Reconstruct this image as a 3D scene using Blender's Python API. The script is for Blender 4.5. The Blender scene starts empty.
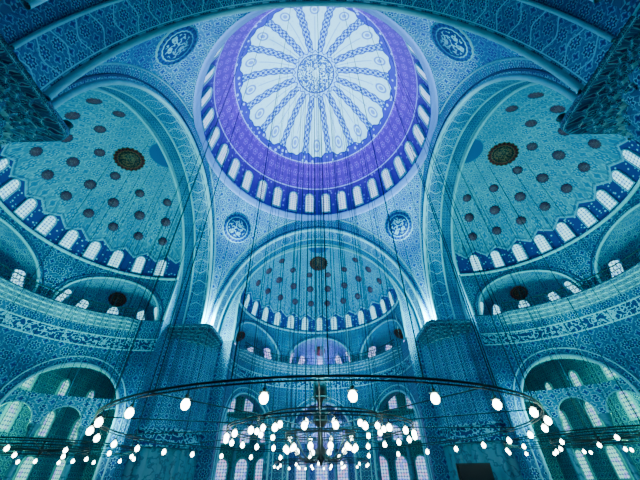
import bpy, math, random
from math import sin, cos, pi, sqrt, radians, atan2, asin, hypot
from mathutils import Vector, Matrix
random.seed(3)

# ------------------------------------------------------------ dimensions (z=0 is eye level)
FLOOR=-1.6
A=11.75      # half side of the domed square
RING=27.7    # dome ring height
DR=15.8      # dome rise
SP=12.5      # springing of the main arches
IA,IH=11.0,13.2   # main arch half span, rise
D2=14.8      # outer plane of main arches
SR=9.5       # semidome radius
SH,SV=17.0,8.3
OUT=29.6

# ------------------------------------------------------------ shader expression helper
class E:
    def __init__(s,nt,v): s.nt=nt; s.v=v
    def _m(s,op,*a):
        n=s.nt.nodes.new('ShaderNodeMath'); n.operation=op
        for i,x in enumerate((s,)+a):
            x=x.v if isinstance(x,E) else x
            if isinstance(x,(int,float)): n.inputs[i].default_value=x
            else: s.nt.links.new(x,n.inputs[i])
        return E(s.nt,n.outputs[0])
    def __add__(s,o): return s._m('ADD',o)
    __radd__=__add__
    def __sub__(s,o): return s._m('SUBTRACT',o)
    def __rsub__(s,o): return (s*-1)+o
    def __mul__(s,o): return s._m('MULTIPLY',o)
    __rmul__=__mul__
    def __truediv__(s,o): return s._m('DIVIDE',o)
    def sin(s): return s._m('SINE')
    def cos(s): return s._m('COSINE')
    def abs(s): return s._m('ABSOLUTE')
    def fract(s): return s._m('FRACT')
    def sqrt(s): return s._m('SQRT')
    def min(s,o): return s._m('MINIMUM',o)
    def max(s,o): return s._m('MAXIMUM',o)
    def atan2(s,o): return s._m('ARCTAN2',o)
    def ss(s,a,b):
        n=s.nt.nodes.new('ShaderNodeMapRange'); n.interpolation_type='SMOOTHSTEP'
        s.nt.links.new(s.v,n.inputs[0]); 
        flip=a>b
        if flip: a,b=b,a
        n.inputs[1].default_value=a; n.inputs[2].default_value=b
        n.inputs[3].default_value=1.0 if flip else 0.0
        n.inputs[4].default_value=0.0 if flip else 1.0
        return E(s.nt,n.outputs[0])
    def band(s,a,b,e=.01): return s.ss(a-e,a+e)*s.ss(b+e,b-e)

class M:
    def __init__(s,name,rough=.5,spec=.3):
        s.m=bpy.data.materials.new(name); s.m.use_nodes=True
        s.nt=s.m.node_tree; s.b=s.nt.nodes['Principled BSDF']
        s.b.inputs['Roughness'].default_value=rough
        s.b.inputs['Specular IOR Level'].default_value=spec
    def uv(s):
        n=s.nt.nodes.new('ShaderNodeUVMap'); n.uv_map='UVMap'
        sp=s.nt.nodes.new('ShaderNodeSeparateXYZ'); s.nt.links.new(n.outputs[0],sp.inputs[0])
        return E(s.nt,sp.outputs[0]),E(s.nt,sp.outputs[1])
    def vec(s,u,v):
        c=s.nt.nodes.new('ShaderNodeCombineXYZ')
        s.nt.links.new(u.v,c.inputs[0]); s.nt.links.new(v.v,c.inputs[1]); return c.outputs[0]
    def noise(s,u,v,sc,det=3):
        n=s.nt.nodes.new('ShaderNodeTexNoise'); s.nt.links.new(s.vec(u,v),n.inputs['Vector'])
        n.inputs['Scale'].default_value=sc; n.inputs['Detail'].default_value=det
        return E(s.nt,n.outputs[0])
    def vor(s,u,v,sc,f='F1'):
        n=s.nt.nodes.new('ShaderNodeTexVoronoi'); s.nt.links.new(s.vec(u,v),n.inputs['Vector'])
        n.feature=f
        n.inputs['Scale'].default_value=sc; n.inputs['Randomness'].default_value=.6
        return E(s.nt,n.outputs['Distance'])
    def mix(s,f,a,b):
        n=s.nt.nodes.new('ShaderNodeMix'); n.data_type='RGBA'
        if isinstance(f,E): s.nt.links.new(f.v,n.inputs[0])
        else: n.inputs[0].default_value=f
        for i,c in ((6,a),(7,b)):
            if isinstance(c,tuple): n.inputs[i].default_value=(*c,1)
            else: s.nt.links.new(c,n.inputs[i])
        return n.outputs[2]
    def col(s,c):
        if isinstance(c,tuple): s.b.inputs['Base Color'].default_value=(*c,1)
        else: s.nt.links.new(c,s.b.inputs['Base Color'])
    def emit(s,c,st):
        if isinstance(c,tuple): s.b.inputs['Emission Color'].default_value=(*c,1)
        else: s.nt.links.new(c,s.b.inputs['Emission Color'])
        s.b.inputs['Emission Strength'].default_value=st

def cell(U,V,s,off=0.0):
    px=(U/s+off).fract()-.5; py=(V/s+off).fract()-.5
    r=(px*px+py*py).sqrt(); a=py.atan2(px)
    return r,a

def arabesque(M_,U,V,base,dark,light,acc,s):
    """floral Iznik-like repeat, U,V in metres"""
    c=base
    w=2*pi/s*1.5
    v1=((U*w+(V*w*.5).sin()*1.6).sin()).abs(); v2=((V*w+(U*w*.5).sin()*1.6).cos()).abs()
    c=M_.mix(v1.ss(.22,.08)*.65,c,light)
    c=M_.mix(v2.ss(.2,.08)*.7,c,dark)
    vo=M_.vor(U,V,4.2/s)
    c=M_.mix(vo.ss(.30,.18)*.8,c,acc)
    c=M_.mix(vo.ss(.13,.06)*.9,c,light)
    r2,a2=cell(U,V,s,.5)
    st2=r2-((a2*4).cos()*.05+.19)
    c=M_.mix(st2.ss(.01,-.01),c,acc); c=M_.mix(st2.abs().ss(.04,.02)*.9,c,light)
    c=M_.mix((r2-((a2*4).cos()*.03+.08)).ss(.01,-.01),c,dark)
    r,a=cell(U,V,s)
    st=r-((a*8).cos()*.05+.31)
    c=M_.mix(st.ss(.01,-.01),c,dark)
    c=M_.mix(st.abs().ss(.04,.018),c,light)
    fl=r-((a*6).cos()*.06+.15)
    c=M_.mix(fl.ss(.01,-.01),c,light); c=M_.mix(r.ss(.12,.09),c,acc); c=M_.mix(r.ss(.05,.03),c,dark)
    n=M_.noise(U,V,.35,2)
    c=M_.mix(n.ss(.4,.65)*.45,c,dark)
    return c

def tile(name,base,dark,light,acc,s=1.3,rough=.45):
    m=M(name,rough); U,V=m.uv()
    m.col(arabesque(m,U,V,base,dark,light,acc,s)); return m.m

def plain(name,c,rough=.5,metal=0,var=None):
    m=M(name,rough); m.b.inputs['Metallic'].default_value=metal
    U,V=m.uv(); n=m.noise(U,V,1.5)
    d=tuple(x*.6 for x in c); m.col(m.mix(n,d,c)); return m.m

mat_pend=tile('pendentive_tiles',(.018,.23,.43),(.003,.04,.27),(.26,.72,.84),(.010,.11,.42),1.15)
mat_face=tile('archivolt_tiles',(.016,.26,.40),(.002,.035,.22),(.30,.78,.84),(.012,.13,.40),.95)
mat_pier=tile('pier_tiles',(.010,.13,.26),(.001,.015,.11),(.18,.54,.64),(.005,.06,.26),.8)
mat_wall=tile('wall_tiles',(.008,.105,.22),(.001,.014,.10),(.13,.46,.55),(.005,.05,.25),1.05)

def soffit_mat():
    m=M('soffit_tiles',.5); U,V=m.uv()
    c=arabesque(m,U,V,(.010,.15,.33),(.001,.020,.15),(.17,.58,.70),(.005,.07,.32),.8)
    k=2*pi/1.5
    og=(((V-.3)*k).cos()*.42+ (U/1.1*pi).sin()*.9).abs()
    c=m.mix(og.ss(.13,.04)*.9,c,(.20,.64,.76))
    e=V.ss(.30,.26)+V.ss(1.80,1.84)
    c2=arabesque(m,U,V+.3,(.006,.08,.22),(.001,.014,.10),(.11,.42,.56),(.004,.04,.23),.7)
    c=m.mix(e,c,c2)
    d=((U*5).sin()*.5+.5).ss(.6,.8)*V.ss(.26,.24)
    c=m.mix(d*.7,c,(.25,.65,.78))
    c=m.mix(V.band(.28,.34,.01)+V.band(1.74,1.82,.01),c,(.2,.62,.75))
    m.col(c); return m.m
mat_soffit=soffit_mat()

def dome_mat():
    m=M('dome_painting',.6,.2); u,p=m.uv()    # u azimuth 0..1 , p degrees of elevation /90
    deg=p*90
    rp=(p*(pi/2)).cos()
    V=p*22.0
    mr=rp*11.75
    X=(u*2*pi).cos()*mr; Y=(u*2*pi).sin()*mr
    f=m.vor(X,Y,2.4)
    c=m.mix(f.ss(.34,.2)*.35,(.46,.76,.88),(.14,.42,.74))
    a=(u*16).fract()-.5
    lat=a.abs()*rp*(2*pi*11.75/16)
    hw=((deg*.9).cos()*.06+.36)
    sm=(lat-hw).ss(.03,-.03)
    inner=m.mix(((lat*20).sin()*(deg*1.8).sin()).ss(-.1,.3),(.012,.035,.30),(.20,.46,.80))
    c=m.mix(sm,c,inner)
    c=m.mix((lat-hw).abs().ss(.08,.04),c,(.01,.06,.36))
    t=((u*16).fract()-.5).abs()*2
    lat2=((u*16+.5).fract()-.5).abs()*rp*(2*pi*11.75/16)
    dr=(lat2*lat2/.20+ (deg-45.5)*(deg-45.5)/12.0).sqrt()
    c=m.mix((dr-1).abs().ss(.25,.12)*.85,c,(.04,.12,.52)); c=m.mix(dr.ss(.55,.45)*.85,c,(.06,.15,.60))
    c=m.mix((lat2-.05).ss(.03,.0)*deg.ss(50,52)*.6,c,(.06,.2,.6))
    edge=(t*-3.0+40.8)+((u*16*3*2*pi).cos())*.7
    col=m.vor(u*96,V*1.2,1.0)
    lace=m.mix(col.ss(.2,.34),(.30,.46,.88),(.04,.02,.34))
    c=m.mix((deg-edge).ss(.25,-.25),c,lace)
    c=m.mix((deg-edge).abs().ss(.7,.3),c,(.01,.02,.26))
    pr,pa=cell(u*72,deg/6.2+.02,1.0)
    pst=pr-((pa*6).cos()*.06+.28)
    band=m.mix(pst.abs().ss(.07,.03)*.8,(.095,.000,.34),(.26,.04,.68))  # painted band; its violet also carries the purple light near the ring
    band=m.mix((pr).ss(.12,.08)*.8,band,(.22,.10,.75))
    c=m.mix(deg.ss(35.2,34.8),c,band)
    c=m.mix(deg.band(34.4,35.0,.15),c,(.36,.34,.88))
    z=m.vor(u*150,V*1.7,1.0)
    zz=m.mix(z.ss(.3,.2)*.8,(.055,.002,.27),(.20,.16,.70))  # violet glow around the window zone is painted into these colours
    c=m.mix(deg.ss(18.6,18.3),c,zz)
    c=m.mix(deg.band(18.2,18.9,.2),c,(.32,.30,.88))
    c=m.mix(mr.ss(3.05,3.0),c,(.26,.52,.82))
    sc=mr-((u*2*pi*24).cos()*.13+2.85)
    c=m.mix(sc.abs().ss(.1,.05),c,(.01,.05,.38))
    cal=m.noise(X,Y,1.9,2)
    cc=m.mix((cal-.5).abs().ss(.045,.02),(.006,.07,.34),(.45,.78,.9))
    c=m.mix(mr.ss(2.52,2.47),c,cc)
    c=m.mix(mr.band(2.35,2.52,.03),c,(.01,.03,.26))
    st=mr-((u*2*pi*8).cos()*.25+.95)
    c=m.mix(st.abs().ss(.09,.05),c,(.55,.8,.92)); c=m.mix(mr.ss(.5,.45),c,(.5,.78,.92))
    m.col(c); return m.m
mat_dome=dome_mat()

def semi_mat():
    m=M('semidome_painting',.6,.2); u,p=m.uv()   # u 0..1 half turn
    deg=p*90; rp=(p*pi/2).cos()
    V=p*14.0; U=u*(pi*SR)
    X=(u*pi).cos()*rp*SR; Y=(u*pi).sin()*rp*SR
    c=arabesque(m,X,Y,(.022,.25,.37),(.012,.15,.30),(.10,.46,.55),(.018,.19,.36),1.1)
    f=m.vor(X,Y,2.6)
    c=m.mix(f.ss(.34,.18)*.4,c,(.12,.50,.60))
    n=14
    a=((u*n).fract()-.5).abs()
    lat=a*rp*(pi*SR/n)
    wv=(deg*.45).sin()*.18+.5
    low=deg.ss(60,50)
    c=m.mix((lat-wv).abs().ss(.06,.02)*low*.45,c,(.005,.08,.24))
    t=((u*180/13+.423).fract()-.5).abs()*2
    e=t*-5.0+18.5
    v=m.vor(U,V,3.0)
    l=m.mix(v.ss(.2,.32),(.18,.50,.64),(.030,.035,.20))
    c=m.mix((deg-e).ss(.3,-.3),c,l)
    c=m.mix((deg-e).abs().ss(.8,.3)*.6,c,(.2,.56,.70))
    c=m.mix((deg-e-1.8).abs().ss(.6,.2)*.6,c,(.08,.03,.14))
    c=m.mix(deg.ss(81,82),c,(.01,.08,.24))
    m.col(c); return m.m
mat_semi=semi_mat()
mat_exed=tile('exedra_painting',(.024,.23,.35),(.005,.05,.23),(.20,.60,.66),(.02,.12,.35),1.0,.6)

def medal_mat(name,d,l,rim,ns=4.5):
    m=M(name,.5,.2); x,y=m.uv()
    r=(x*x+y*y).sqrt(); a=y.atan2(x)
    n=m.noise(x,y,ns,2)
    c=m.mix((n-.5).abs().ss(.06,.03)*r.ss(.62,.58),d,l)
    c=m.mix(r.ss(.74,.76),c,rim)
    c=m.mix(r.band(.70,.76,.01),c,l)
    c=m.mix(((a*24).sin()).ss(.2,.5)*r.ss(.80,.82),c,d)
    c=m.mix(r.ss(.94,.95),c,l)
    m.col(c); return m.m
mat_med=medal_mat('medallion_blue',(.002,.025,.16),(.14,.50,.60),(.006,.08,.30),3.2)
mat_medd=medal_mat('medallion_dark',(.008,.006,.010),(.30,.08,.035),(.22,.012,.015))
mat_dot=medal_mat('medallion_small',(.12,.012,.035),(.30,.10,.14),(.10,.03,.10))

mat_mould=plain('painted_moulding',(.22,.66,.76),.5)
mat_ring=plain('dome_ring_moulding',(.16,.30,.74),.5)
mat_mouldd=plain('dark_moulding',(.01,.05,.17),.5)
mat_frame=plain('window_plaster',(.14,.46,.64),.6)
mat_iron=plain('wrought_iron',(.03,.05,.06),.5,.6)
mat_brass=plain('lamp_brass',(.10,.15,.15),.4,.7)
mat_cable=plain('steel_cable',(.01,.02,.05),.6,.3)

def muq():
    m=M('muqarnas_stone',.6); U,V=m.uv()
    c=arabesque(m,U,V,(.012,.12,.25),(.002,.018,.09),(.24,.54,.58),(.09,.03,.10),.42)
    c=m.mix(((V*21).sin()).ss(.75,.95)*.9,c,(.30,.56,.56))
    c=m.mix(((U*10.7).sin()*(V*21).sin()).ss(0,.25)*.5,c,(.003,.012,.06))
    m.col(c); return m.m
mat_muq=muq()

def glass(name,c1,c2,st,k=1.0,c3=None):
    m=M(name,.3); U,V=m.uv()
    r,a=cell(U,V,.26*k)
    g=r.ss(.50,.36)
    c=m.mix(g,(.03,.12,.28),c1)
    n=m.noise(U,V,2.2/k,1); c=m.mix((n.ss(.5,.62))*g*.6,c,c2)
    if c3: c=m.mix((n.ss(.46,.36))*g*.8,c,c3)
    m.col((.02,.05,.08)); m.emit(c,st); return m.m
mat_gl=glass('stained_glass',(.32,.92,1.0),(.08,.45,.95),2.6)
mat_gld=glass('stained_glass_dome',(.42,.72,1.0),(.35,.20,1.0),2.6,1.2)
mat_glv=glass('stained_glass_violet',(.50,.60,1.0),(.40,.10,1.0),2.6,1.2)
mat_gll=glass('stained_glass_lower',(.28,.95,.72),(.03,.6,.30),1.8,1.3,(.35,.15,.9))
mat_gllv=glass('stained_glass_lower_violet',(.35,.65,1.0),(.7,.03,.40),1.8,1.3,(.14,.08,1.0))

def emis(name,c,st):
    m=M(name); m.col(c); m.emit(c,st); return m.m
mat_bulb=emis('lamp_glow',(.80,1.0,.84),26)

def carpet():
    m=M('carpet',.9); U,V=m.uv()
    m.col(arabesque(m,U,V,(.20,.03,.04),(.03,.02,.10),(.3,.2,.15),(.05,.08,.2),1.2)); return m.m
mat_carpet=carpet()
def marble():
    m=M('pier_marble',.35); U,V=m.uv()
    n=m.noise(U,V,1.2,6)
    c=m.mix((n-.5).abs().ss(.04,.0),(.06,.20,.27),(.02,.07,.13)); m.col(c); return m.m
mat_marble=marble()
def inscription():
    m=M('inscription_band',.5); U,V=m.uv()
    n=m.noise(U*1.0,V,2.6,3)
    c=m.mix((n-.5).abs().ss(.05,.03),(.003,.018,.11),(.13,.46,.56)); m.col(c); return m.m
mat_ins=inscription()

# ------------------------------------------------------------ mesh builder
class MB:
    def __init__(s,name,k=0):
        s.n=name; s.V=[]; s.UV=[]; s.F=[]; s.FM=[]; s.mats=[]; s.k=k
        s.c,s.s=[(1,0),(0,1),(-1,0),(0,-1)][k]
    def mi(s,m):
        if m not in s.mats: s.mats.append(m)
        return s.mats.index(m)
    def v(s,x,y,z,u=0,w=0):
        s.V.append((x*s.c-y*s.s, x*s.s+y*s.c, z)); s.UV.append((u,w)); return len(s.V)-1
    def f(s,idx,m): s.F.append(idx); s.FM.append(s.mi(m))
    def grid(s,fn,nu,nv,m):
        b=len(s.V)
        for j in range(nv+1):
            for i in range(nu+1): s.v(*fn(i/nu,j/nv))
        for j in range(nv):
            for i in range(nu):
                q=b+j*(nu+1)+i
                s.f((q,q+1,q+nu+2,q+nu+1),m)
    def tube(s,pts,r,m,n=6,closed=False):
        P=[Vector(p) for p in pts]; N=len(P); b=len(s.V); L=0
        for i,p in enumerate(P):
            if closed: t=P[(i+1)%N]-P[i-1]
            else: t=P[min(i+1,N-1)]-P[max(i-1,0)]
            t.normalize()
            ref=Vector((0,0,1)) if abs(t.z)<.9 else Vector((0,1,0))
            if not hasattr(s,'_pa') or i==0: a=t.cross(ref).normalized()
            else: a=(s._pa-t*s._pa.dot(t)).normalized()
            s._pa=a; bb=t.cross(a)
            if i: L+=(P[i]-P[i-1]).length
            for k in range(n):
                q=p+(a*cos(2*pi*k/n)+bb*sin(2*pi*k/n))*r
                s.v(q.x,q.y,q.z,L,k/n)
        for i in range(N if closed else N-1):
            for k in range(n):
                i2=(i+1)%N; k2=(k+1)%n
                s.f((b+i*n+k,b+i*n+k2,b+i2*n+k2,b+i2*n+k),m)
    def lathe(s,prof,cx,cy,m,n=48,a0=0,a1=2*pi,mod=None):
        def fn(i,j):
            q=j*(len(prof)-1); k=int(round(q)); r,z=prof[k]; a=a0+(a1-a0)*i
            rr=r
            if mod: r=mod(r,z,a)
            return cx+r*cos(a),cy+r*sin(a),z,a*max(rr,.1),z
        s.grid(fn,n,len(prof)-1,m)
    def box(s,x0,x1,y0,y1,z0,z1,m):
        b=[s.v(x,y,z,x+y,z) for z in (z0,z1) for y in (y0,y1) for x in (x0,x1)]
        for q in ((0,1,3,2),(4,6,7,5),(0,4,5,1),(2,3,7,6),(0,2,6,4),(1,5,7,3)): s.f(tuple(b[i] for i in q),m)
    def obj(s,parent=None,smooth=True):
        me=bpy.data.meshes.new(s.n); me.from_pydata(s.V,[],s.F)
        for m in s.mats: me.materials.append(m)
        me.polygons.foreach_set('material_index',s.FM)
        me.polygons.foreach_set('use_smooth',[smooth]*len(s.F))
        uv=me.uv_layers.new(name='UVMap')
        vi=[0]*len(me.loops); me.loops.foreach_get('vertex_index',vi)
        fl=[]; 
        for i in vi: fl+=s.UV[i]
        uv.data.foreach_set('uv',fl); me.update()
        o=bpy.data.objects.new(s.n,me); bpy.context.collection.objects.link(o)
        if parent: o.parent=parent
        return o

def disc(mb,pos,n,up,r,m,lobes=16,dep=.07,wav=.05):
    n=Vector(n).normalized(); up=Vector(up); up=(up-n*up.dot(n)).normalized(); rt=up.cross(n)
    pos=Vector(pos)+n*dep; N=lobes*4
    c=mb.v(*pos,0,0); ring=[]
    for i in range(N):
        a=2*pi*i/N; q=r*(1+wav*cos(lobes*a))
        p=pos+(rt*cos(a)+up*sin(a))*q
        ring.append(mb.v(*p,cos(a),sin(a)))
    back=[]
    for i in range(N):
        a=2*pi*i/N; q=r*(1+wav*cos(lobes*a)); p=pos-n*(dep+.1)+(rt*cos(a)+up*sin(a))*q
        back.append(mb.v(*p,cos(a),sin(a)))
    for i in range(N):
        mb.f((c,ring[i],ring[(i+1)%N]),m); mb.f((ring[i],back[i],back[(i+1)%N],ring[(i+1)%N]),m)

def window(mb,pos,n,up,w,h,mg,mf,fr=.12,dep=.12):
    """arched window, pos = bottom centre on the wall; frame stands proud, glass inside it"""
    n=Vector(n).normalized(); up=Vector(up); up=(up-n*up.dot(n)).normalized(); rt=up.cross(n); pos=Vector(pos)
    def outline(a,hh,b0):
        o=[(-a,b0)]; 
        for i in range(9):
            t=pi-pi*i/8; o.append((a*cos(t),hh-w/2+a*sin(t)*1.15))
        o.append((a,b0)); return o
    I=outline(w/2,h,0); O=outline(w/2+fr,h,-fr)
    P=lambda q,d:pos+rt*q[0]+up*q[1]+n*d
    ou=pos.x*3.1+pos.y*1.7
    g=[mb.v(*P(q,dep*.45),q[0]+ou,q[1]) for q in I]; mb.f(tuple(g),mg)
    i1=[mb.v(*P(q,dep),q[0],q[1]) for q in I]; o1=[mb.v(*P(q,dep),q[0],q[1]) for q in O]; o0=[mb.v(*P(q,-.15),q[0],q[1]) for q in O]
    N=len(I)
    for i in range(N):
        j=(i+1)%N
        mb.f((i1[i],i1[j],o1[j],o1[i]),mf); mb.f((o1[i],o1[j],o0[j],o0[i]),mf); mb.f((g[i],g[j],i1[j],i1[i]),mf)

def arch_panel(mb,mp,W,h0,h1,a,hs,ha,m,nr=4,nt=24):
    """wall panel |u|<W, h0..h1 with arched opening; mp(u,h)->xyz"""
    ts=[pi*i/nt for i in range(nt+1)]
    ca=atan2(h1-hs,W); ts=sorted(ts+[ca,pi-ca])
    inn=[];out=[]
    for h in ([h0,(h0+hs)/2] if hs>h0+.05 else []):
        inn.append((a,h)); out.append((W,h))
    for t in ts:
        inn.append((a*cos(t),hs+(ha-hs)*sin(t)))
        c,s_=cos(t),sin(t); k=min(W/abs(c) if abs(c)>1e-6 else 1e9,(h1-hs)/s_ if s_>1e-6 else 1e9)
        out.append((c*k,hs+s_*k))
    for h in ([(h0+hs)/2,h0] if hs>h0+.05 else []):
        inn.append((-a,h)); out.append((-W,h))
    def fn(i,j):
        k=int(round(i*(len(inn)-1))); p=inn[k]; q=out[k]
        u=p[0]+(q[0]-p[0])*j; h=p[1]+(q[1]-p[1])*j
        return (*mp(u,h),u,h)
    mb.grid(fn,len(inn)-1,nr,m)
    return inn

def empty(name):
    e=bpy.data.objects.new(name,None); bpy.context.collection.objects.link(e); return e

# ------------------------------------------------------------ central dome
dome=MB('central_dome')
def fd(i,j):
    a=2*pi*i; p=j*pi/2
    return A*cos(p)*cos(a),A*cos(p)*sin(a),RING+DR*sin(p),i,j
dome.grid(fd,192,48,mat_dome)
dome_o=dome.obj()
rg=MB('dome_cornice')
rg.lathe([(11.9,27.2),(11.7,27.25),(11.65,27.45),(11.5,27.55),(11.45,27.75),(11.4,27.8),(11.4,27.95),(11.6,28.0),(11.9,28.0)],0,0,mat_ring,160)
rg.obj(dome_o)
dw=MB('window_1')
NW=32
for k in range(NW):
    a=2*pi*(k+.5)/NW
    def pt(p): return Vector((A*cos(p)*cos(a),A*cos(p)*sin(a),RING+DR*sin(p)))
    b=pt(radians(3.6)); t=pt(radians(15.5))
    n=Vector((-cos(a),-sin(a),-.12))
    window(dw,b+n.normalized()*.05,n,t-b,.95,2.9,mat_gld,mat_frame,.12,.2)
dw.obj(dome_o,False)

# ------------------------------------------------------------ pendentives
for k in range(4):
    p=MB('pendentive',k)
    def fp(i,j):
        ph=i*pi/2; re=A/max(cos(ph),sin(ph)); r=A+(re-A)*j
        h=SP+(RING-SP)/A*sqrt(max(0,2*A*A-r*r))
        return r*cos(ph),r*sin(ph),h,ph*13,h
    p.grid(fp,64,28,mat_pend)
    r=13.85; h=SP+(RING-SP)/A*sqrt(2*A*A-r*r); q=r/sqrt(2)
    kk=(RING-SP)/A
    n=Vector((-q,-q,-(h-SP)/kk**2))
    disc(p,(q,q,h),n,(0,0,1),1.8,mat_med,20,.16,.02)
    p.obj()

# ------------------------------------------------------------ sides
def ia(t,y): return (IA*cos(t),y,SP+IH*sin(t))
side_names=['north','west','south','east']
for k in range(4):
    ar=MB('great_arch',k)
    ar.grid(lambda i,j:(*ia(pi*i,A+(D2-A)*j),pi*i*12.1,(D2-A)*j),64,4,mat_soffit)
    def ff(i,j):
        t=pi*i; x0,y0,z0=ia(t,A); x1,z1=A*cos(t),SP+(RING-SP)*sin(t)
        return x0+(x1-x0)*j,A-.02,z0+(z1-z0)*j,pi*i*12.4,j*.9
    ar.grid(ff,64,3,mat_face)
    def ft(i,j):
        t=pi*i; x0,y0,z0=ia(t,D2); t0=asin((SH-SP)/IH)
        if t<t0 : x1,z1=SR,z0
        elif t>pi-t0: x1,z1=-SR,z0
        else:
            g=(t-t0)/(pi-2*t0)*pi; x1,z1=SR*cos(g),SH+SV*sin(g)
        return x0+(x1-x0)*j,D2,z0+(z1-z0)*j,x0+(x1-x0)*j,z0
    ar.grid(ft,96,3,mat_face)
    TS=[pi*i/64 for i in range(65)]
    ar.tube([ia(t,A) for t in TS],.17,mat_mould,8)
    ar.tube([((IA+.38)*cos(t),A-.04,SP+(IH+.42)*sin(t)) for t in TS],.08,mat_mouldd)
    ar.tube([(A*cos(t),A-.03,SP+(RING-SP)*sin(t)) for t in TS[:28]],.09,mat_mould)
    ar.tube([(A*cos(t),A-.03,SP+(RING-SP)*sin(t)) for t in TS[37:]],.09,mat_mould)
    ar.tube([ia(t,D2) for t in TS],.12,mat_mould,8)
    ar.tube([((IA-.06)*cos(t),A+1.82,SP+(IH-.06)*sin(t)) for t in TS],.09,mat_mould,6)
    ar.tube([(SR,D2,SP),(SR,D2,SH)]+[(SR*cos(t),D2,SH+SV*sin(t)) for t in TS]+[(-SR,D2,SH),(-SR,D2,SP)],.13,mat_mould,8)
    ar.obj()

    sd=MB('semidome',k)
    def fs(i,j):
        th=-pi/2+pi*i; p=j*pi/2
        return SR*cos(p)*sin(th),D2+SR*cos(p)*cos(th),SH+SV*sin(p),i,j
    sd.grid(fs,96,32,mat_semi)
    def sp(th,p): return Vector((SR*cos(p)*sin(th),D2+SR*cos(p)*cos(th),SH+SV*sin(p)))
    def sn(th,p): return Vector((-cos(p)*sin(th)/SR,-cos(p)*cos(th)/SR,-sin(p)/SV))
    for deg,n,r in ((29,10,.46),(43,8,.50),(57,6,.44)):
        for q in range(n):
            th=radians(-75+150*q/(n-1)); p=radians(deg)
            disc(sd,sp(th,p),sn(th,p),(0,0,1),r,mat_dot,12,.06,.09)
    disc(sd,sp(0,radians(70)),sn(0,radians(70)),(0,0,1),1.3,mat_medd,20,.12)
    sd.tube([(SR*.985*sin(t),D2+SR*.985*cos(t),SH) for t in [-pi/2+pi*i/64 for i in range(65)]],.14,mat_mould,8)
    sd_o=sd.obj()
    w=MB('window_%d'%(2+k),k)
    for q in range(13):
        th=radians(-78+13*q); b=sp(th,radians(3)); t=sp(th,radians(13))
        window(w,b,sn(th,radians(8)),t-b,.82,1.7,mat_gl,mat_frame,.10,.14)
    # exedrae
    cyl=lambda th,r,h:(r*sin(th),D2+r*cos(th),h)
    ex=MB('exedra',k)
    HS,HA,EA=12.6,16.3,4.3
    for c in (-pi/3,0,pi/3):
        def fe(i,j):
            p=j*pi/2; b=-pi/2+pi*i; wd=EA*cos(p); h=HS+(HA-HS)*sin(p)
            return (*cyl(c+wd*sin(b)/SR,SR+.95*wd*cos(b),h),i*13,p*4.2)
        ex.grid(fe,40,16,mat_exed)
        inn=arch_panel(ex,lambda u,h:cyl(c+u/SR,SR,h),SR*pi/6,SP,SH,EA,HS,HA,mat_wall)
        ex.tube([cyl(c+u/SR,SR-.03,h) for u,h in inn],.11,mat_mould)
        ex.tube([cyl(c+(u*1.09)/SR,SR-.03,HS+(h-HS)*1.09) for u,h in inn],.05,mat_mouldd)
        p=radians(50); wd=EA*cos(p); pos=cyl(c,SR+.95*wd,HS+(HA-HS)*sin(p))
        disc(ex,pos,(-sin(c),-cos(c),-1.3),(0,0,1),.8,mat_medd,16,.12)
        for b in (-64,-32,0,32,64):
            b=radians(b); p=radians(6); p2=radians(32)
            P0=Vector(cyl(c+EA*cos(p)*sin(b)/SR,SR+.95*EA*cos(p)*cos(b),HS+(HA-HS)*sin(p)))
            P1=Vector(cyl(c+EA*cos(p2)*sin(b)/SR,SR+.95*EA*cos(p2)*cos(b),HS+(HA-HS)*sin(p2)))
            ctr=Vector(cyl(c,SR-.3,P0.z)); n=ctr-P0; n.z=-.4*n.length
            window(w,P0,n,P1-P0,.95,1.9,mat_gl if k else mat_glv,mat_frame,.1,.16)
    ex.obj()
    w.obj(sd_o,False)

    # lower arcade
    lo=MB('gallery_arcade',k)
    for c in (-pi/3,0,pi/3):
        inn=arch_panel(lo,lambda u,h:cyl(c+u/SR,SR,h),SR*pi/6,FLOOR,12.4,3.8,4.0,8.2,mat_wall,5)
        lo.grid(lambda i,j:(*cyl(c+inn[int(round(i*(len(inn)-1)))][0]/SR,SR+1.1*j,inn[int(round(i*(len(inn)-1)))][1]),i*16,j*1.1),len(inn)-1,1,mat_face)
        lo.tube([cyl(c+u/SR,SR-.03,h) for u,h in inn],.11,mat_mould)
        lo.tube([cyl(c+(u*1.14)/SR,SR-.03,4+(h-4)*1.14 if h>4 else h) for u,h in inn],.06,mat_mould)
        for u in (-1.3,1.3):
            x,y,z=cyl(c+u/SR,SR+2.4,0)
            lo.lathe([(.38,FLOOR),(.38,FLOOR+.3),(.26,FLOOR+.4),(.22,3.4),(.40,3.9),(.42,4.1)],x,y,mat_marble,14)
        for u0 in (-2.6,0,2.6):
            i2=arch_panel(lo,lambda u,h:cyl(c+(u0+u)/SR,SR+2.4,h),1.3,4.1,6.2,1.05,4.15,5.5,mat_face,2,12)
            lo.tube([cyl(c+(u0+u)/SR,SR+2.37,h) for u,h in i2],.06,mat_mould)
    for sx in (-1,1):
        lo.grid(lambda i,j:(sx*(SR+2.2*i),D2,FLOOR+(SP-FLOOR)*j,2*i,(SP-FLOOR)*j),2,8,mat_wall)
    def em(r,z,a):
        e=min(1,max(0,(min(a,pi-a)-.22)/.1)); 
        return SR+.02+(r-SR-.02)*e if r<SR else r
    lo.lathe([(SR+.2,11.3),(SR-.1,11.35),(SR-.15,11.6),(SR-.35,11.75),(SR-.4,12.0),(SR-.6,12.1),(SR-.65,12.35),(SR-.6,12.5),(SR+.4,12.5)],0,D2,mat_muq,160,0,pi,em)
    TB=radians(74)
    for i in range(81):
        th=-TB+2*TB*i/80
        lo.tube([cyl(th,SR-.5,12.5),cyl(th,SR-.5,13.3)],.03,mat_iron,4)
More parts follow.
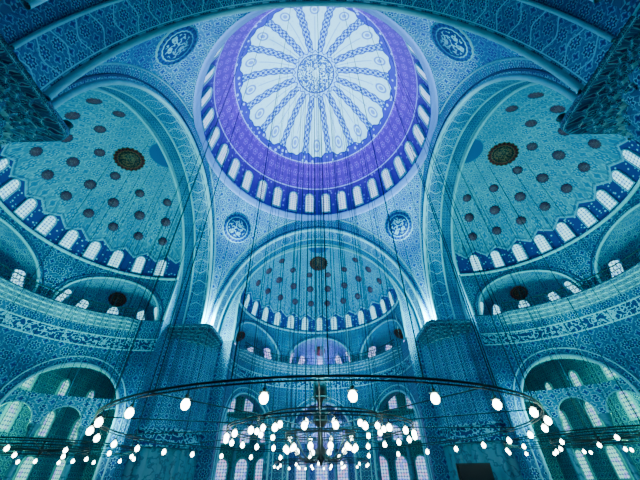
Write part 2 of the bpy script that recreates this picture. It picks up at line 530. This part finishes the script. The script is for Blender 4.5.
    lo.tube([cyl(-TB+2*TB*i/60,SR-.5,13.3) for i in range(61)],.05,mat_iron)
    lo.tube([cyl(-TB+2*TB*i/60,SR-.5,12.9) for i in range(61)],.03,mat_iron)
    lo.grid(lambda i,j:(*cyl(-pi/2+pi*i,SR-.05,9.7+.9*j),i*30,j*.9),96,1,mat_ins)
    for z in (9.65,10.65): lo.tube([cyl(-pi/2+pi*i/60,SR-.05,z) for i in range(61)],.05,mat_mould)
    OI=OUT-.15
    def fc(i,j):
        th=-pi/2+pi*i; s_,c_=sin(th),cos(th)
        kx=D2/abs(s_) if abs(s_)>1e-6 else 1e9; ky=(OI-D2)/c_ if c_>1e-6 else 1e9
        r=SR+(min(kx,ky)-SR)*j
        return r*s_,D2+r*c_,12.3,r*s_,r*c_
    lo.grid(fc,60,4,mat_exed)
    lo.grid(lambda i,j:(D2+(OI-D2)*i,D2+(OI-D2)*j,12.3,14*i,14*j),2,2,mat_exed)
    lo.obj()
    ow=MB('wall_'+side_names[k],k)
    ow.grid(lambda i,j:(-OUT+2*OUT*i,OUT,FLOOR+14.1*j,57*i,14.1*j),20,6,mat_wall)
    ow.obj()
    lw=MB('window_%d'%(10+k),k)
    for row,(zz,hh,ww) in enumerate(((0.2,2.6,1.4),(4.6,2.2,1.2),(8.2,1.8,1.1))):
        x=-25.0
        while x<26.5:
            window(lw,(x,OUT,zz),(0,-1,0),(0,0,1),ww,hh,mat_gll if k else mat_gllv,mat_frame,.18,.15)
            x+=5.0 if k else 2.5
    lw.obj(None,False)

# ------------------------------------------------------------ great piers
for k in range(4):
    p=MB('great_pier',k)
    gx,gy=[(1,1),(-1,1),(-1,-1),(1,-1)][k]
    PR,HQ,wx,wy=(3.75,4.0,gx*14.7,14.7) if gy>0 else (3.5,3.7,gx*14.9,-13.7)
    c_,s_=p.c,p.s
    CX,CY=wx*c_+wy*s_, -wx*s_+wy*c_
    def md(r,z,a): return r+ (.17*abs(cos(14*a)) if abs(r-PR)<.01 else 0)
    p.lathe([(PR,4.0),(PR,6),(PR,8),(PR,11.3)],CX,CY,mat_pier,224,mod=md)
    p.lathe([(PR,FLOOR+.9),(PR,1),(PR,2.6)],CX,CY,mat_marble,224,mod=md)
    p.lathe([(PR+.2,2.6),(PR+.32,2.65),(PR+.32,2.85),(PR+.22,2.9),(PR+.22,3.7),(PR+.32,3.75),(PR+.32,3.95),(PR+.15,4.0)],CX,CY,mat_ins,96)
    p.lathe([(PR+.8,FLOOR),(PR+.8,FLOOR+.4),(PR+.5,FLOOR+.5),(PR+.45,FLOOR+.8),(PR+.2,FLOOR+.95)],CX,CY,mat_marble,96)
    lv=[]
    T=5
    for q in range(T):
        f0=q/T; f1=(q+1)/T
        lv.append((10.9+q*.26,f0,q)); lv.append((10.9+q*.26+.2,f0+.03,q)); lv.append((10.9+(q+1)*.26,f1,q))
    lv+= [(12.22,1.02,9),(12.27,1.035,9),(12.5,1.04,9),(12.62,1.04,9),(12.62,.3,9)]
    def fm(i,j):
        z,f,q=lv[int(round(j*(len(lv)-1)))]; a=2*pi*i
        c4,s4=abs(cos(a)),abs(sin(a)); sq=HQ/((c4**16+s4**16)**(1/16))
        ff_=min(f,1)
        r=((PR+.15)*(1-ff_)+sq*ff_)*(1 if f<=1 else f)
        if f==.3: r=sq*.3
        if q<9: r*=1-.045*abs(sin(20*a+(q%2)*pi/2))
        return CX+r*cos(a),CY+r*sin(a),z,a*4.1,z
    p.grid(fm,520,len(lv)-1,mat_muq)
    p.obj()

fl=MB('floor'); fl.grid(lambda i,j:(-OUT+2*OUT*i,-OUT+2*OUT*j,FLOOR,57*i,57*j),4,4,mat_carpet); fl.obj()

# ------------------------------------------------------------ chandeliers
def top(x,y):
    ax=max(abs(x),abs(y)); b=min(abs(x),abs(y)); r=hypot(x,y)
    if ax<A:
        if r<A: return RING+DR*sqrt(max(0,1-(r/A)**2))
        return SP+(RING-SP)/A*sqrt(max(0,2*A*A-r*r))
    if ax<=D2: return SP+IH*sqrt(max(0,1-(b/IA)**2))
    rr=hypot(b,ax-D2)
    return SH+SV*sqrt(max(.01,1-(rr/SR)**2)) if rr<SR else 16.

def lamp(mb,x,y,z,drop=.32,s=1.0):
    mb.tube([(x,y,z),(x,y,z-drop)],.018,mat_iron,4)
    zt=z-drop
    mb.lathe([(.02*s,zt),(.07*s,zt-.03*s),(.05*s,zt-.08*s),(.05*s,zt-.10*s)],x,y,mat_brass,8)
    mb.lathe([(.035*s,zt-.10*s),(.06*s,zt-.14*s),(.105*s,zt-.20*s),(.125*s,zt-.27*s),(.105*s,zt-.35*s),(.06*s,zt-.40*s),(.0,zt-.42*s)],x,y,mat_bulb,12)
    mb.lathe([(.15*s,zt-.12*s),(.14*s,zt-.14*s),(.0,zt-.14*s)],x,y,mat_brass,10)

def ringpts(cx,cy,r,z,n=96): return [(cx+r*cos(2*pi*i/n),cy+r*sin(2*pi*i/n),z) for i in range(n)]
def hoop(mb,cx,cy,r,z,hh,t=.035):
    mb.tube(ringpts(cx,cy,r,z),t,mat_iron,6,True); mb.tube(ringpts(cx,cy,r,z-hh),t*.7,mat_iron,6,True)
    for i in range(0,96,4):
        a=2*pi*i/96; mb.tube([(cx+r*cos(a),cy+r*sin(a),z),(cx+r*cos(a),cy+r*sin(a),z-hh)],.012,mat_iron,4)

def chandelier(cx,cy,R,n,z,inner,nw,ls=.9,hub=True):
    root=empty('chandelier'); root.location=(0,0,0)
    fr=MB('frame'); lm=MB('lamps'); wr=MB('cables')
    hoop(fr,cx,cy,R,z,.10,.035)
    for i in range(n):
        a=2*pi*(i+.38)/n; lamp(lm,cx+R*cos(a),cy+R*sin(a),z-.1,.12,ls)
    for i in range(nw):
        a=2*pi*(i+.1)/nw; x,y=cx+R*cos(a),cy+R*sin(a)
        wr.tube([(x,y,z),(x,y,top(x,y))],.020,mat_cable,4)
    for (r2,n2,dz,hz) in inner:
        hoop(fr,cx,cy,r2,z+dz,.12,.035)
        for i in range(n2):
            a=2*pi*(i+.5)/n2; lamp(lm,cx+r2*cos(a),cy+r2*sin(a),z+dz-.1,hz,ls)
        for i in range(10):
            a=2*pi*(i+.3)/10; x,y=cx+r2*cos(a),cy+r2*sin(a)
            wr.tube([(x,y,z+dz),(x,y,top(x,y))],.018,mat_cable,4)
    rm=inner[0][0]
    for i in range(12):
        a=2*pi*i/12
        fr.tube([(cx+R*cos(a),cy+R*sin(a),z),(cx+rm*cos(a),cy+rm*sin(a),z+inner[0][2])],.022,mat_iron,4)
        fr.tube([(cx+rm*cos(a),cy+rm*sin(a),z+inner[0][2]),(cx+.1*cos(a),cy+.1*sin(a),z+inner[0][2]-.1)],.022,mat_iron,4)
    if hub:
        fr.lathe([(0,z+2.6),(.10,z+2.5),(.36,z+2.3),(.38,z+1.5),(.2,z+1.4),(.14,z+1.3),(.14,z+.9),(.34,z+.8),(.38,z+.4),(.2,z+.2),(.12,z+.1),(.12,z-.6),(.28,z-.8),(.22,z-1.1),(.05,z-1.3),(0,z-1.5)],cx,cy,mat_iron,12)
        for zz,rr in ((2.35,.55),(1.45,.55),(.85,.5),(.4,.5)):
            fr.tube(ringpts(cx,cy,rr,z+zz,24),.03,mat_brass,5,True)
        for i in range(6):
            a=2*pi*i/6; fr.tube([(cx+.55*cos(a),cy+.55*sin(a),z+2.35),(cx+.55*cos(a),cy+.55*sin(a),z+1.45),(cx+.5*cos(a),cy+.5*sin(a),z+.4)],.02,mat_brass,4)
        for i in range(16):
            a=2*pi*i/16; rr=inner[-1][0]
            pts=[]
            for q in range(9):
                f=q/8; pts.append((cx+(.15+(rr-.15)*f)*cos(a),cy+(.15+(rr-.15)*f)*sin(a),z-.9+ (inner[-1][2]+.9)*f-.6*sin(pi*f)))
            fr.tube(pts,.03,mat_brass,5)
        for i in range(5):
            a=2*pi*i/5; x,y=cx+.25*cos(a),cy+.25*sin(a)
            wr.tube([(x,y,z+2.3),(x,y,top(x,y))],.02,mat_cable,4)
    else:
        fr.lathe([(0,z+.35),(.08,z+.3),(.06,z+.1),(.14,z-.05),(.10,z-.25),(0,z-.4)],cx,cy,mat_iron,12)
        wr.tube([(cx,cy,z+.3),(cx,cy,top(cx,cy))],.02,mat_cable,4)
    fr.obj(root); lm.obj(root); wr.obj(root)
chandelier(0,0,9.6,28,2.15,[(4.5,24,.1,.12),(3.1,16,.5,.2),(1.7,12,-.1,.3)],24)
chandelier(-16.2,3.6,5.0,14,2.0,[(2.4,7,.0,.2)],8,.75,False)
chandelier(16.2,3.6,5.0,14,2.0,[(2.4,7,.0,.2)],8,.75,False)
chandelier(0,19.5,4.6,14,2.0,[(2.4,8,.0,.2)],8,.75,False)

ds=MB('display_screen')
ds.box(9.9,12.2,9.75,9.9,.1,1.1,plain('screen_black',(.01,.015,.02),.3))
ds.box(9.8,12.3,9.9,10.0,.0,1.2,mat_iron)
ds.box(11.0,11.2,9.9,10.05,FLOOR+.05,.3,mat_iron); ds.box(10.5,11.7,9.6,10.3,FLOOR,FLOOR+.06,mat_iron)
ds.obj(None,False)

# ------------------------------------------------------------ floodlights on the capitals + lamp light and added fill
def look(o,t): o.rotation_euler=(Vector(t)-o.location).to_track_quat('-Z','Y').to_euler()
def light(kind,loc,e,c,tgt=None,size=.5,ang=90,blend=.8):
    L=bpy.data.lights.new('light',kind); L.energy=e; L.color=c
    if kind in('POINT','SPOT'): L.shadow_soft_size=size
    if kind=='SPOT': L.spot_size=radians(ang); L.spot_blend=blend
    o=bpy.data.objects.new('light',L); o.location=loc; bpy.context.collection.objects.link(o)
    if tgt: look(o,tgt)
    return o
for sx in (-1,1):
    for sy in (-1,1):
        fx=MB('floodlight'); x,y=sx*11.3,(11.3 if sy>0 else -10.3)
        fx.box(x-.18,x+.18,y-.12,y+.12,12.62,12.72,mat_iron); fx.lathe([(.0,12.72),(.15,12.75),(.22,13.0),(.2,13.0),(.0,12.95)],x,y,mat_iron,12)
        fx.obj()
        light('SPOT',(sx*10.8,10.8 if sy>0 else -9.7,13.2),36000 if sy>0 else 28000,(.52,.86,1.0),(-x*.2,-y*.2,43),.3,66,.8)
for sx in (-1,1):
    light('POINT',(sx*10.7,11.0,13.2),3400,(.16,.95,1.0),None,.2)
    light('SPOT',(sx*15.5,2.5,3.0),13000,(.08,.95,.84),(sx*20,3.5,22),.8,92,.9)  # added fill aimed at the side semidome, no fixture of its own
    light('POINT',(sx*16,8,4),700,(.10,.82,1.0),None,.8)
light('SPOT',(0,17.5,3),11500,(.12,.66,1.0),(0,21,20),.8,105,.9)  # added fill for the far semidome
light('SPOT',(0,-1,4.8),19000,(.10,.84,1.0),(0,9,28),1.0,88,.9)  # added spot to brighten the far arch and pendentives
light('POINT',(0,0,5.0),2600,(.09,.80,1.0),None,1.2)
for sx in (-1,1):
    light('POINT',(sx*25,11,5),4600,(.10,1.0,.52),None,.6)
    light('POINT',(sx*25,-3,5),800,(.12,1.0,.8),None,.6)
light('POINT',(0,26.5,5),1100,(.55,.35,1.0),None,.6)
light('POINT',(-4.6,24.5,13.6),750,(.48,.18,1.0),None,.2)
light('POINT',(4.6,24.5,13.6),750,(.48,.18,1.0),None,.2)
light('POINT',(0,27,13.6),400,(.48,.18,1.0),None,.2)

w=bpy.data.worlds.new('World'); bpy.context.scene.world=w; w.use_nodes=True
w.node_tree.nodes['Background'].inputs[0].default_value=(.05,.15,.4,1); w.node_tree.nodes['Background'].inputs[1].default_value=.5

cam=bpy.data.cameras.new('camera'); co=bpy.data.objects.new('camera',cam); bpy.context.collection.objects.link(co)
cam.sensor_width=36; cam.lens=36*303/640; cam.clip_end=300
co.location=(0.05,-17.6,0)
R=Matrix.Rotation(radians(-.35),4,'Z')@Matrix.Rotation(radians(129.2),4,'X')@Matrix.Rotation(radians(-1.1),4,'Z')
co.rotation_euler=R.to_euler()
bpy.context.scene.camera=co
